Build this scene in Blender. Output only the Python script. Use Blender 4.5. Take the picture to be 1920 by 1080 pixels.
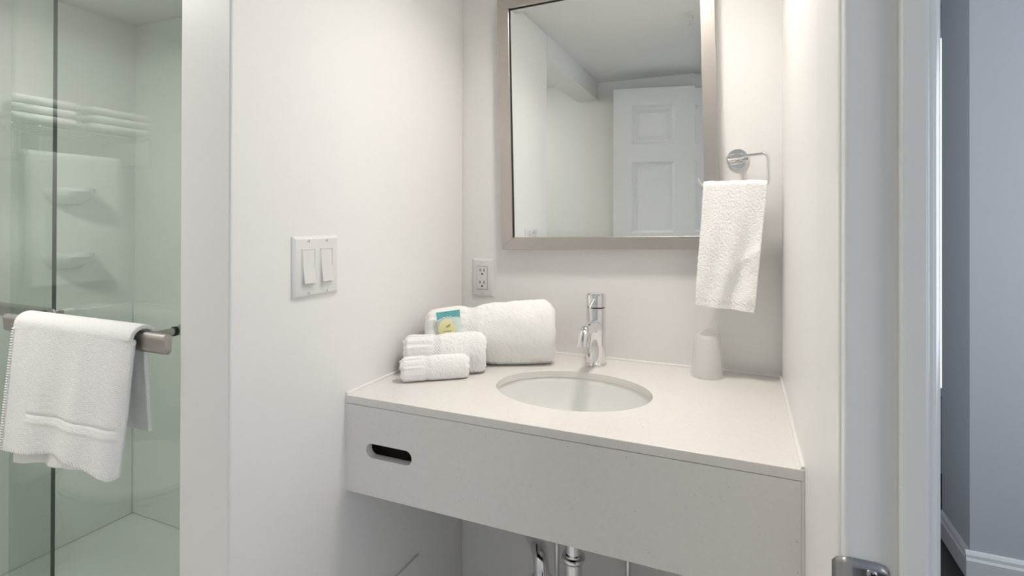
import bpy, math, random
from mathutils import Vector, Matrix, noise

random.seed(7)
for o in list(bpy.data.objects): bpy.data.objects.remove(o, do_unlink=True)
scn = bpy.context.scene
COL = scn.collection

# ------------------------------------------------------------------ camera
H = 1.22
yaw, pitch, roll = 0.4068, 0.0037, 0.0025
F = Vector((-math.sin(yaw)*math.cos(pitch), math.cos(yaw)*math.cos(pitch), math.sin(pitch)))
R0 = Vector((math.cos(yaw), math.sin(yaw), 0)); U0 = R0.cross(F)
R = R0*math.cos(roll) + U0*math.sin(roll); U = U0*math.cos(roll) - R0*math.sin(roll)
cd = bpy.data.cameras.new('camera'); cam = bpy.data.objects.new('camera', cd); COL.objects.link(cam)
m = Matrix((R, U, -F)).transposed().to_4x4(); m.translation = Vector((0, 0, H)); cam.matrix_world = m
cd.sensor_fit = 'HORIZONTAL'; cd.sensor_width = 36; cd.lens = 36*1003.5/1920
cd.shift_y = -(540-408.87)/1920; cd.clip_start = 0.01
scn.camera = cam

# ------------------------------------------------------------------ world, added hall fill, exposure
w = bpy.data.worlds.new('world'); scn.world = w; w.use_nodes = True
w.node_tree.nodes['Background'].inputs[0].default_value = (0.75, 0.85, 1, 1)
w.node_tree.nodes['Background'].inputs[1].default_value = 1.0
VANITY_E, FILL_DOME_E, HALL_W, HALL_B, SLIT_E = 40.0, 24.5, 5.6, 5.2, 0.55
def fill_light(name, loc, sz, sy, watt):                             # added area lamp in place of unseen hall daylight, shining -X
    ld = bpy.data.lights.new(name, 'AREA'); ld.shape = 'RECTANGLE'; ld.size = sz; ld.size_y = sy
    ld.energy = watt; ld.color = (0.87, 0.925, 1.0)
    lo = bpy.data.objects.new(name, ld); COL.objects.link(lo)
    lo.location = loc; lo.rotation_euler = (0, math.radians(90), 0)
fill_light('hall_fill_far', (1.99, 1.95, 1.25), 1.3, 0.55, HALL_W)  # added to brighten the hall wall and leave its corner side dark
fill_light('hall_fill_near', (1.99, -0.85, 1.25), 1.3, 1.1, HALL_B)  # added fill through the doorway for the left wall and apron
scn.view_settings.view_transform = 'Standard'; scn.view_settings.look = 'None'
scn.view_settings.gamma = 1; scn.view_settings.use_curve_mapping = False
scn.view_settings.exposure = 1.35

# ------------------------------------------------------------------ key dimensions (metres)
XL, XR, YB, YF = -0.7403, 0.0819, 1.36, 0.8646      # alcove side walls, mirror wall, counter front
YE, XS, YJ = 0.598, -0.8576, 0.5318                 # end of partition, its shower face, latch jamb face
ZT, ZA = 0.865, 0.672                               # counter top, apron bottom
ZC = 1.985                                          # ceiling
XW, YW = -2.215, -0.25                              # far side wall (shower/toilet), wall behind the camera
ZH = 1.888                                          # underside of the opening's header

# ------------------------------------------------------------------ materials
def nt(name):
    m = bpy.data.materials.new(name); m.use_nodes = True
    return m, m.node_tree, m.node_tree.nodes['Principled BSDF']
def bump(t, b, scale, strength, dist, detail=2.0, kind='noise', stretch=None):
    tc = t.nodes.new('ShaderNodeTexCoord'); src = tc.outputs['Object']
    if stretch:
        mp = t.nodes.new('ShaderNodeMapping'); mp.inputs['Scale'].default_value = stretch
        t.links.new(src, mp.inputs['Vector']); src = mp.outputs[0]
    if kind == 'noise':
        n = t.nodes.new('ShaderNodeTexNoise'); n.inputs['Scale'].default_value = scale; n.inputs['Detail'].default_value = detail; out = n.outputs[0]
    else:
        n = t.nodes.new('ShaderNodeTexVoronoi'); n.inputs['Scale'].default_value = scale; out = n.outputs['Distance']
    t.links.new(src, n.inputs['Vector'])
    bp = t.nodes.new('ShaderNodeBump'); bp.inputs['Strength'].default_value = strength; bp.inputs['Distance'].default_value = dist
    t.links.new(out, bp.inputs['Height']); t.links.new(bp.outputs[0], b.inputs['Normal'])
    return n
def simple(name, col, rough=0.5, metal=0.0, bmp=None, **kw):
    m, t, b = nt(name)
    b.inputs['Base Color'].default_value = (*col, 1); b.inputs['Roughness'].default_value = rough; b.inputs['Metallic'].default_value = metal
    for k, v in kw.items(): b.inputs[k].default_value = v
    if bmp: bump(t, b, *bmp)
    return m
M = {}
M['wall'] = simple('wall_paint', (0.875, 0.868, 0.852), 0.42, bmp=(60, 0.06, 0.004, 3))
M['trim'] = simple('trim_paint', (0.85, 0.85, 0.845), 0.28, bmp=(40, 0.05, 0.003, 3))
M['ceil'] = simple('ceiling_paint', (0.86, 0.86, 0.845), 0.8, bmp=(120, 0.05, 0.003))
M['hallwall'] = simple('hall_paint', (0.66, 0.675, 0.70), 0.55, bmp=(60, 0.06, 0.004, 3))
M['surround'] = simple('shower_surround', (0.87, 0.885, 0.87), 0.18)
M['plastic'] = simple('white_plastic', (0.78, 0.775, 0.76), 0.3)
M['porcelain'] = simple('porcelain', (0.92, 0.925, 0.905), 0.08)
M['chrome'] = simple('chrome', (0.82, 0.82, 0.83), 0.05, 1.0)
M['nickel'] = simple('brushed_nickel', (0.50, 0.47, 0.445), 0.34, 1.0, bmp=(300, 0.08, 0.001, 2, 'noise', (0.05, 1, 1)))
M['frame'] = simple('champagne_metal', (0.54, 0.505, 0.475), 0.40, 1.0, bmp=(200, 0.05, 0.001, 3))
M['steel'] = simple('strike_steel', (0.42, 0.42, 0.43), 0.26, 1.0, bmp=(150, 0.05, 0.001, 2))
M['black'] = simple('black_rubber', (0.012, 0.012, 0.012), 0.5)
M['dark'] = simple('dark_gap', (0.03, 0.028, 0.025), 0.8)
M['slotgrey'] = simple('slot_shadow', (0.10, 0.09, 0.085), 0.7)
M['wood'] = simple('dark_wood', (0.030, 0.016, 0.012), 0.6, bmp=(30, 0.2, 0.002, 4, 'noise', (0.1, 1, 1)))
M['hallfloor'] = simple('hall_floor', (0.010, 0.009, 0.009), 0.45, bmp=(20, 0.1, 0.002))
M['caulk'] = simple('caulk', (0.86, 0.85, 0.82), 0.35)
M['grout'] = simple('grout', (0.55, 0.54, 0.52), 0.8)
M['tile'] = simple('floor_tile', (0.84, 0.83, 0.81), 0.3, bmp=(40, 0.05, 0.002))
M['teal'] = simple('teal_print', (0.16, 0.50, 0.52), 0.3)
M['soap'] = simple('soap_yellow', (0.80, 0.76, 0.42), 0.45)
M['ink_white'] = simple('ink_white', (0.85, 0.92, 0.92), 0.4)
M['ink_olive'] = simple('ink_olive', (0.36, 0.33, 0.16), 0.5)
def terry(name, col, sc=420, st=0.55):
    m, t, b = nt(name)
    b.inputs['Base Color'].default_value = (*col, 1); b.inputs['Roughness'].default_value = 0.95
    b.inputs['Sheen Weight'].default_value = 0.25; b.inputs['Sheen Roughness'].default_value = 0.5
    bump(t, b, sc, st, 0.004, 3)
    return m
M['terry'] = terry('white_terry', (0.93, 0.925, 0.91), 420, 0.4)
M['fluff'] = terry('white_fluffy_terry', (0.965, 0.96, 0.945), 300, 0.42)
M['band'] = simple('woven_band', (0.92, 0.915, 0.90), 0.9)
def weave(m):
    t = m.node_tree; b = t.nodes['Principled BSDF']; tc = t.nodes.new('ShaderNodeTexCoord')
    wv = t.nodes.new('ShaderNodeTexWave'); wv.bands_direction = 'DIAGONAL'; wv.inputs['Scale'].default_value = 75; wv.inputs['Distortion'].default_value = 0.6
    t.links.new(tc.outputs['Object'], wv.inputs['Vector']); bp = t.nodes.new('ShaderNodeBump'); bp.inputs['Strength'].default_value = 0.5; bp.inputs['Distance'].default_value = 0.002
    t.links.new(wv.outputs['Fac'], bp.inputs['Height']); t.links.new(bp.outputs[0], b.inputs['Normal'])
weave(M['band'])
def quartz():
    m, t, b = nt('quartz')
    tc = t.nodes.new('ShaderNodeTexCoord')
    n1 = t.nodes.new('ShaderNodeTexNoise'); n1.inputs['Scale'].default_value = 90; n1.inputs['Detail'].default_value = 3
    v = t.nodes.new('ShaderNodeTexVoronoi'); v.inputs['Scale'].default_value = 130; v.inputs['Randomness'].default_value = 1
    n2 = t.nodes.new('ShaderNodeTexNoise'); n2.inputs['Scale'].default_value = 22
    for n in (n1, v, n2): t.links.new(tc.outputs['Object'], n.inputs['Vector'])
    r1 = t.nodes.new('ShaderNodeValToRGB'); r1.color_ramp.elements[0].position = 0.35; r1.color_ramp.elements[1].position = 0.7
    r1.color_ramp.elements[0].color = (0.815, 0.788, 0.758, 1); r1.color_ramp.elements[1].color = (0.835, 0.81, 0.78, 1)
    t.links.new(n1.outputs[0], r1.inputs[0])
    # sparse dark flecks: small voronoi distance, gated by a second noise
    r2 = t.nodes.new('ShaderNodeValToRGB'); r2.color_ramp.elements[0].position = 0.10; r2.color_ramp.elements[1].position = 0.20
    r2.color_ramp.elements[0].color = (1, 1, 1, 1); r2.color_ramp.elements[1].color = (0, 0, 0, 1)
    t.links.new(v.outputs['Distance'], r2.inputs[0])
    r3 = t.nodes.new('ShaderNodeValToRGB'); r3.color_ramp.elements[0].position = 0.52; r3.color_ramp.elements[1].position = 0.66
    t.links.new(n2.outputs[0], r3.inputs[0])
    mu = t.nodes.new('ShaderNodeMath'); mu.operation = 'MULTIPLY'; t.links.new(r2.outputs[0], mu.inputs[0]); t.links.new(r3.outputs[0], mu.inputs[1])
    mu2 = t.nodes.new('ShaderNodeMath'); mu2.operation = 'MULTIPLY'; mu2.inputs[1].default_value = 0.55; t.links.new(mu.outputs[0], mu2.inputs[0])
    mx = t.nodes.new('ShaderNodeMix'); mx.data_type = 'RGBA'; t.links.new(mu2.outputs[0], mx.inputs[0])
    t.links.new(r1.outputs[0], mx.inputs[6]); mx.inputs[7].default_value = (0.40, 0.38, 0.36, 1)
    t.links.new(mx.outputs[2], b.inputs['Base Color']); b.inputs['Roughness'].default_value = 0.16
    return m
M['quartz'] = quartz()
def mirror_mat():
    m = bpy.data.materials.new('mirror_silver'); m.use_nodes = True; t = m.node_tree; t.nodes.clear()
    g = t.nodes.new('ShaderNodeBsdfGlossy'); g.inputs['Color'].default_value = (0.86, 0.885, 0.87, 1); g.inputs['Roughness'].default_value = 0.0
    o = t.nodes.new('ShaderNodeOutputMaterial'); t.links.new(g.outputs[0], o.inputs[0]); return m
M['mirror'] = mirror_mat()
def pane_mat(name, tint, ior=1.5, rough=0.0):
    m = bpy.data.materials.new(name); m.use_nodes = True; t = m.node_tree; t.nodes.clear()
    tr = t.nodes.new('ShaderNodeBsdfTransparent'); tr.inputs[0].default_value = (*tint, 1)
    g = t.nodes.new('ShaderNodeBsdfGlossy'); g.inputs['Roughness'].default_value = rough
    # Schlick reflectance that is the same on both faces of the pane
    lw = t.nodes.new('ShaderNodeLayerWeight'); lw.inputs['Blend'].default_value = 0.5
    pw = t.nodes.new('ShaderNodeMath'); pw.operation = 'POWER'; pw.inputs[1].default_value = 5; t.links.new(lw.outputs['Facing'], pw.inputs[0])
    fr = t.nodes.new('ShaderNodeMath'); fr.operation = 'MULTIPLY_ADD'; fr.inputs[1].default_value = 0.955; fr.inputs[2].default_value = 0.045; t.links.new(pw.outputs[0], fr.inputs[0])
    mx = t.nodes.new('ShaderNodeMixShader'); o = t.nodes.new('ShaderNodeOutputMaterial')
    t.links.new(fr.outputs[0], mx.inputs[0]); t.links.new(tr.outputs[0], mx.inputs[1]); t.links.new(g.outputs[0], mx.inputs[2]); t.links.new(mx.outputs[0], o.inputs[0])
    return m
M['glass'] = pane_mat('green_glass', (0.945, 0.975, 0.952))
M['glassedge'] = simple('glass_edge', (0.035, 0.06, 0.05), 0.15)
def film_mat(name, col, alpha, rough=0.15):
    m, t, b = nt(name)
    b.inputs['Base Color'].default_value = (*col, 1); b.inputs['Roughness'].default_value = rough; b.inputs['Alpha'].default_value = alpha
    return m
M['cup'] = film_mat('frosted_cup', (0.97, 0.965, 0.95), 0.45, 0.3)
M['wrap'] = film_mat('clear_wrap', (0.94, 0.94, 0.93), 0.22, 0.08)
M['sachet'] = film_mat('sachet_film', (0.76, 0.88, 0.85), 0.72, 0.15)
def emit(name, col, s):
    m = bpy.data.materials.new(name); m.use_nodes = True; t = m.node_tree; t.nodes.clear()
    e = t.nodes.new('ShaderNodeEmission'); e.inputs[0].default_value = (*col, 1); e.inputs[1].default_value = s
    o = t.nodes.new('ShaderNodeOutputMaterial'); t.links.new(e.outputs[0], o.inputs[0]); return m
M['bulb'] = emit('lit_shade', (1.0, 0.942, 0.870), VANITY_E)
M['dome'] = emit('added_fill_dome', (1.0, 0.965, 0.92), FILL_DOME_E)
M['fillpane'] = emit('hall_fill_pane', (0.85, 0.92, 1.0), 0.4)  # glow of the two added hall side panes
M['daypane'] = emit('bright_daylight_pane', (0.88, 0.97, 1.0), SLIT_E)

# ------------------------------------------------------------------ mesh helpers
class MB:
    def __init__(s): s.v = []; s.f = []; s.mi = []
    def add(s, vs, fs, mi=0):
        n = len(s.v); s.v += [Vector(x) for x in vs]; s.f += [tuple(i+n for i in f) for f in fs]; s.mi += [mi]*len(fs); return s
    def box(s, x0, x1, y0, y1, z0, z1, mi=0):
        vs = [(x0,y0,z0),(x1,y0,z0),(x1,y1,z0),(x0,y1,z0),(x0,y0,z1),(x1,y0,z1),(x1,y1,z1),(x0,y1,z1)]
        return s.add(vs, [(3,2,1,0),(4,5,6,7),(0,1,5,4),(1,2,6,5),(2,3,7,6),(3,0,4,7)], mi)
    def prism(s, poly, z0, z1, axis='z', mi=0):
        n = len(poly)
        def P(a, b, c): return {'z': (a, b, c), 'x': (c, a, b), 'y': (a, c, b)}[axis]
        vs = [P(a, b, z0) for a, b in poly] + [P(a, b, z1) for a, b in poly]
        fs = [tuple(range(n)), tuple(range(2*n-1, n-1, -1))] + [(i+n, (i+1) % n+n, (i+1) % n, i) for i in range(n)]
        return s.add(vs, fs, mi)
    def tube(s, path, r, seg=14, mi=0, caps=True):
        pts = [Vector(p) for p in path]; n = len(pts); rr = r if isinstance(r, (list, tuple)) else [r]*n
        t0 = (pts[1]-pts[0]).normalized(); ref = Vector((0,0,1)) if abs(t0.z) < .9 else Vector((1,0,0))
        nrm = t0.cross(ref).normalized(); rings = []
        for i, p in enumerate(pts):
            t = (pts[min(i+1,n-1)]-pts[max(i-1,0)]).normalized()
            nrm = (nrm - t*nrm.dot(t)).normalized(); b = t.cross(nrm)
            rings.append([p + (nrm*math.cos(2*math.pi*k/seg) + b*math.sin(2*math.pi*k/seg))*rr[i] for k in range(seg)])
        vs = [q for g in rings for q in g]; fs = []
        for i in range(n-1):
            for k in range(seg):
                fs.append((i*seg+k, i*seg+(k+1) % seg, (i+1)*seg+(k+1) % seg, (i+1)*seg+k))
        if caps: fs += [tuple(range(seg-1, -1, -1)), tuple((n-1)*seg+k for k in range(seg))]
        return s.add(vs, fs, mi)
    def lathe(s, prof, c=(0,0,0), axis=(0,0,1), seg=40, sx=1, sy=1, mi=0, caps=True):
        a = Vector(axis).normalized(); q = Vector((0,0,1)).rotation_difference(a); c = Vector(c); vs = []; fs = []
        for (r, z) in prof:
            for k in range(seg):
                th = 2*math.pi*k/seg; vs.append(c + q @ Vector((r*sx*math.cos(th), r*sy*math.sin(th), z)))
        n = len(prof)
        for i in range(n-1):
            for k in range(seg): fs.append((i*seg+k, i*seg+(k+1) % seg, (i+1)*seg+(k+1) % seg, (i+1)*seg+k))
        if caps and prof[0][0] > 1e-6: fs.append(tuple(range(seg-1, -1, -1)))
        if caps and prof[-1][0] > 1e-6: fs.append(tuple((n-1)*seg+k for k in range(seg)))
        return s.add(vs, fs, mi)
    def build(s, name, mats, parent=None, smooth=False, bevel=0, loc=(0,0,0), sub=0, angle=40, solid=0):
        me = bpy.data.meshes.new(name); me.from_pydata([tuple(v) for v in s.v], [], s.f)
        mats = mats if isinstance(mats, (list, tuple)) else [mats]
        for k in mats: me.materials.append(M[k])
        for p, i in zip(me.polygons, s.mi): p.material_index = i; p.use_smooth = smooth
        me.validate(); me.update()
        if smooth: me.set_sharp_from_angle(angle=math.radians(angle))
        o = bpy.data.objects.new(name, me); COL.objects.link(o); o.location = loc
        if parent: o.parent = parent
        if solid:
            d = o.modifiers.new('solid', 'SOLIDIFY'); d.thickness = solid; d.offset = 0
        if bevel:
            d = o.modifiers.new('bevel', 'BEVEL'); d.width = bevel; d.segments = 3; d.limit_method = 'ANGLE'; d.angle_limit = math.radians(35)
            for p in me.polygons: p.use_smooth = True
            me.set_sharp_from_angle(angle=math.radians(60)); d.harden_normals = False
        if sub:
            d = o.modifiers.new('sub', 'SUBSURF'); d.levels = sub; d.render_levels = sub
        return o
def tag(o, label, cat, group=None):
    o['label'] = label; o['category'] = cat
    if group: o['group'] = group
    return o
def thing(name, label, cat, loc=(0,0,0), rot=(0,0,0), group=None):
    o = bpy.data.objects.new(name, None); o.empty_display_size = 0.05; COL.objects.link(o)
    o.location = loc; o.rotation_euler = rot; return tag(o, label, cat, group)
def struct(o, label=None):
    o['kind'] = 'structure'
    if label: o['label'] = label
    return o
def arc(cx, cy, r, a0, a1, n): return [(cx+r*math.cos(math.radians(a0+(a1-a0)*i/n)), cy+r*math.sin(math.radians(a0+(a1-a0)*i/n))) for i in range(n+1)]
def fillet_path(pts, r, n=8):
    pts = [Vector(p) for p in pts]; out = [pts[0]]
    for i in range(1, len(pts)-1):
        a = (pts[i-1]-pts[i]); b = (pts[i+1]-pts[i]); d = min(r, a.length*.49, b.length*.49)
        A = pts[i]+a.normalized()*d; B = pts[i]+b.normalized()*d
        for k in range(n+1):
            t = k/n; out.append(A*(1-t)**2 + pts[i]*2*t*(1-t) + B*t*t)
    return out+[pts[-1]]
def holed_slab(mb, rect, hole, z0, z1, to3=lambda a, b, c: (a, b, c)):
    """rect (a0,a1,b0,b1) slab with a hole outlined by the points in hole (counter-clockwise)"""
    a0, a1, b0, b1 = rect; n = len(hole); ca = sum(h[0] for h in hole)/n; cb = sum(h[1] for h in hole)/n
    ang = [math.atan2(h[1]-cb, h[0]-ca) for h in hole]; outer = []
    for t in ang:
        dx, dy = math.cos(t), math.sin(t); k = 1e9
        if dx > 1e-9: k = min(k, (a1-ca)/dx)
        if dx < -1e-9: k = min(k, (a0-ca)/dx)
        if dy > 1e-9: k = min(k, (b1-cb)/dy)
        if dy < -1e-9: k = min(k, (b0-cb)/dy)
        outer.append([ca+dx*k, cb+dy*k])
    for c in ((a0,b0),(a1,b0),(a1,b1),(a0,b1)):                       # snap the nearest outline point onto each corner
        i = min(range(n), key=lambda j: (outer[j][0]-c[0])**2+(outer[j][1]-c[1])**2); outer[i] = list(c)
    vs = [to3(x, y, z1) for x, y in outer]+[to3(x, y, z1) for x, y in hole]+[to3(x, y, z0) for x, y in outer]+[to3(x, y, z0) for x, y in hole]; fs = []
    for i in range(n):
        j = (i+1) % n
        fs += [(i, j, n+j, n+i), (2*n+j, 2*n+i, 3*n+i, 3*n+j), (2*n+i, 2*n+j, j, i), (n+i, n+j, 3*n+j, 3*n+i)]
    return mb.add(vs, fs)

# ------------------------------------------------------------------ room shell
T = 0.10
struct(MB().box(XS, XR+0.02, YB, YB+T, 0, ZC).build('wall_back', 'wall'), 'white painted wall behind the mirror and counter')
struct(MB().box(XS, XL, YE, YB, 0, ZC).build('wall_left', 'wall', bevel=0.004), 'white partition wall with the switches, between counter and shower')
struct(MB().box(XS, XL, YW, YE, ZH, ZC).build('wall_header', 'wall'), 'header above the opening to the toilet')
struct(MB().prism([(XR, YB+T), (XR, 0.7325), (XR+0.010, 0.5627), (0.1375, 0.5627), (0.1375, YB+T)], 0, ZC).build('wall_right', 'wall'), 'white side wall between the counter and the doorway')
struct(MB().box(XR, 0.1375, YW, 0.5627, 1.945, ZC).build('wall_over_door', 'wall'))
struct(MB().box(XW-T, 0.1375, YW-T, YW, 0, ZC).build('wall_front', 'wall'), 'white wall behind the open door')
struct(MB().box(XW-T, XW, YW, YE+0.02, 0, ZC).build('wall_toilet_side', 'wall'))
struct(MB().box(XW-T, XW, YE+0.02, YB+T, 0, ZC).build('wall_shower_side', 'surround'), 'pale shower side wall')
struct(MB().box(XW, XS, YB, YB+T, 0, ZC).build('wall_shower_back', 'surround'), 'pale shower back wall')
struct(MB().box(XS-0.006, XS, YE+0.07, YB, 0, ZC).build('wall_shower_near', 'surround'))
LX, LY, LR = -0.215, 0.970, 0.092                                     # recessed downlight above the sink
holed_slab(MB(), (XW-T, 0.1375, YW-T, YB+T), [(LX+LR*math.cos(2*math.pi*k/40), LY+LR*math.sin(2*math.pi*k/40)) for k in range(40)], ZC, ZC+0.1).build('ceiling', 'ceil')
struct(bpy.data.objects['ceiling'], 'flat white ceiling')
# floor: tiles with recessed grout
fl = struct(MB().box(XW-T, 0.1375, YW-T, YB+T, -0.06, -0.004).build('floor', 'grout'), 'pale tiled bathroom floor')
tile_me = None
for i in range(8):
    for j in range(6):
        x0 = XW+0.002+i*0.295; y0 = YW+0.002+j*0.305
        x1, y1 = min(x0+0.291, 0.080), min(y0+0.301, 1.358)
        if y0 > YE and x0 < XS-0.1: continue
        MB().box(x0, x1, y0, y1, -0.004, 0.0).build('tile', 'tile', fl)
# shower tray, curb and the moulded ledge that runs round the surround
sb = struct(MB().box(XW, XS-0.006, 0.72, YB, 0.0, 0.063).build('floor_shower', 'surround'), 'pale shower tray')
struct(MB().box(XW, XS-0.006, 0.60, 0.72, 0.0, 0.11).build('trim_curb', 'surround', bevel=0.01), 'shower curb under the glass')
tl = MB().box(XW, XS-0.006, YB-0.012, YB, 0.063, 0.895).box(XW, XW+0.012, 0.72, YB-0.012, 0.063, 0.895)
struct(tl.build('trim_ledge', 'surround', bevel=0.005), 'moulded ledge round the shower walls')
# moulded half-round soap shelves on the shower side wall
for z, nm in ((1.328, 'upper'), (1.100, 'lower')):
    pr = [(XW-0.005, 1.05)] + [(XW+0.11*math.sin(math.pi*k/16), 1.05+0.145*(1-math.cos(math.pi*k/16))/2) for k in range(1, 16)] + [(XW-0.005, 1.195)]
    mb = MB(); vs = []; n = len(pr)
    for (s, zz) in ((1, z), (1, z-0.012), (0.75, z-0.035), (0.25, z-0.058)):
        vs += [(XW+(x-XW)*s, 1.1225+(y-1.1225)*(0.5+0.5*s), zz) for x, y in pr]
    fs = [tuple(range(n))[::-1]] + [(k*n+i, k*n+i+1, (k+1)*n+i+1, (k+1)*n+i) for k in range(3) for i in range(n-1)] + [tuple(range(3*n, 4*n))]
    mb.add(vs, fs); o = mb.build('soap_shelf', 'surround', smooth=True)
    tag(o, '%s of the two half-round moulded soap shelves on the shower side wall' % nm, 'shelf', 'moulded shower shelves')
# hall beyond the doorway
HX, HYN, HYF = 2.0, -1.6, 3.2
struct(MB().box(0.1375, HX+T, HYN-T, HYF+T, -0.06, -0.004).build('floor_hall', 'hallfloor'), 'very dark hall floor')
struct(MB().box(0.1375, HX+T, HYN-T, HYF+T, 2.25, 2.35).build('ceiling_hall', 'hallwall'))
struct(MB().box(0.719, HX, 2.32, 2.60, 0, 2.25).build('wall_hall_corner', 'hallwall'), 'blue-grey hall wall ending in an outside corner')
struct(MB().box(0.1375, HX+T, HYF, HYF+T, 0, 2.25).build('wall_hall_far', 'hallwall'))
hs = MB().box(HX, HX+T, HYN, -1.4, 0, 2.25).box(HX, HX+T, -0.3, 1.675, 0, 2.25).box(HX, HX+T, 2.225, HYF, 0, 2.25)
for y0, y1 in ((-1.4, -0.3), (1.675, 2.225)): hs.box(HX, HX+T, y0, y1, 0, 0.6).box(HX, HX+T, y0, y1, 1.9, 2.25)
struct(hs.build('wall_hall_side', 'hallwall'))
struct(MB().box(0.0375, 0.1375, YB+T, HYF+T, 0, 2.25).build('wall_hall_near', 'hallwall'))
struct(MB().box(0.0375, 0.1375, HYN-T, YW-T, 0, 2.25).build('wall_hall_rear', 'hallwall'))
struct(MB().box(0.0375, 0.1375, YW-T, YB+T, ZC+0.1, 2.35).build('wall_hall_upper', 'hallwall'))
struct(MB().box(0.0375, HX+T, HYN-T, HYN, 0, 2.25).build('wall_hall_end', 'hallwall'))
struct(MB().box(HX+0.03, HX+0.05, 1.675, 2.225, 0.6, 1.9).build('added_window_2', 'fillpane'), 'bright narrow pane added with the fill light in the hall side wall')  # unseen glowing pane, added behind the far hall fill
struct(MB().box(HX+0.03, HX+0.05, -1.4, -0.3, 0.6, 1.9).build('added_window_3', 'fillpane'), 'bright wide pane added with the fill light in the hall side wall')  # unseen glowing pane, added behind the near hall fill
# base boards of the hall: board plus a moulded cap
def baseboard(name, a, b, n, label):
    a, b, n = Vector(a), Vector(b), Vector(n); mb = MB()
    prof = [(0, 0), (0.014, 0), (0.014, 0.062), (0.010, 0.070), (0.009, 0.080), (0.004, 0.090), (0, 0.092)]
    vs = [p + n*u + Vector((0,0,z)) for p in (a, b) for u, z in prof]; k = len(prof)
    mb.add(vs, [(i, (i+1) % k, k+(i+1) % k, k+i) for i in range(k)] + [tuple(range(k))[::-1], tuple(range(k, 2*k))])
    return struct(mb.build(name, 'trim'), label)
baseboard('baseboard_hall_face', (0.7052, 2.32, -0.004), (HX, 2.32, -0.004), (0, -1, 0), 'white skirting along the lit hall wall')
baseboard('baseboard_hall_side', (0.719, 2.60, -0.004), (0.719, 2.3198, -0.004), (-1, 0, 0), 'white skirting along the dark side of the hall corner')
wn = struct(MB().box(0.74, 1.02, HYF-0.012, HYF-0.004, 0.42, 2.1).build('window_1', 'daypane'), 'bright narrow daylight window at the far end of the hall')
wf = MB().box(0.70, 0.74, HYF-0.03, HYF, 0.38, 2.14).box(1.02, 1.06, HYF-0.03, HYF, 0.38, 2.14).box(0.74, 1.02, HYF-0.03, HYF, 0.38, 0.42).box(0.74, 1.02, HYF-0.03, HYF, 2.10, 2.14)
o = wf.build('window_frame', 'trim', wn)

# ------------------------------------------------------------------ door frame
SX0, SX1, SY = 0.1175, 0.1365, YJ-0.012
fr = struct(MB().box(XR-0.002, 0.1385, YJ, 0.5627, 0, 1.945).build('trim_1', 'trim', bevel=0.0025), 'white door jamb with the strike plate')
MB().box(SX0, SX1, SY, YJ, 0, 1.93).build('door_stop', 'trim', fr, bevel=0.003)
ca = MB().prism([(0.1385, 0.5335), (0.1425, 0.5335), (0.1455, 0.5365), (0.1470, 0.542), (0.150, 0.545), (0.152, 0.60), (0.1385, 0.60)], 0, 1.99)
ca.build('casing', 'trim', fr, bevel=0.001)
MB().box(XR-0.004, XR+0.010, 0.548, 0.5627, 0, 1.945).build('casing_edge', 'trim', fr, bevel=0.003)
fr2 = struct(MB().box(XR-0.002, 0.1385, YW, -0.222, 0, 1.945).build('trim_2', 'trim', bevel=0.0025), 'white hinge-side door jamb')
fr3 = struct(MB().box(XR-0.002, 0.1385, -0.222, YJ, 1.93, 1.945).build('trim_3', 'trim', bevel=0.0025), 'white head of the door frame')
# strike plate: flat plate with a curled lip towards the bathroom
sp = thing('strike_plate', 'brushed steel strike plate with curved lip screwed to the door jamb', 'strike plate', (XR, YJ, 0.905))
mb = MB()
vs = []; fs = []
cols = [(-0.0095, 0.010), (-0.007, 0.0055), (-0.0035, 0.0015), (0.0, -0.0012), (0.004, -0.0016), (0.012, -0.0016), (0.022, -0.0016), (0.0275, -0.0016), (0.0295, -0.0012)]
hts = [0.019, 0.0255, 0.0285, 0.0298, 0.0302, 0.0302, 0.0300, 0.0285, 0.025]
nz = 8
for (x, y), hh in zip(cols, hts):
    for k in range(nz+1): vs.append((x, y, -hh+2*hh*k/nz))
for i in range(len(cols)-1):
    for k in range(nz): a = i*(nz+1)+k; fs.append((a, a+nz+1, a+nz+2, a+1))
mb.add(vs, fs); mb.build('plate', 'steel', sp, smooth=True, solid=0.0014)
for z in (0.0205, -0.0205):
    sc = MB().lathe([(0, -0.0006), (0.0030, -0.0004), (0.0042, 0.0006), (0.0044, 0.0016)], (0.0175, -0.0034, z), (0, 1, 0), 24).build('screw', 'steel', sp, smooth=True)
    cb = MB()
    for a in (0.5, 0.5+math.pi/2):
        c, s = math.cos(a), math.sin(a); q = []
        for (u, v_) in ((-0.0022, -0.0005), (0.0022, -0.0005), (0.0022, 0.0005), (-0.0022, 0.0005)): q.append((u*c-v_*s, u*s+v_*c))
        cb.prism([(0.0175+a_, z+b_) for a_, b_ in q], -0.0044, -0.0036, 'y')
    cb.build('screw_slot', 'black', sc)
MB().box(0.007, 0.021, -0.0026, -0.0018, -0.011, 0.011).build('latch_hole', 'black', sp)

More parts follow.
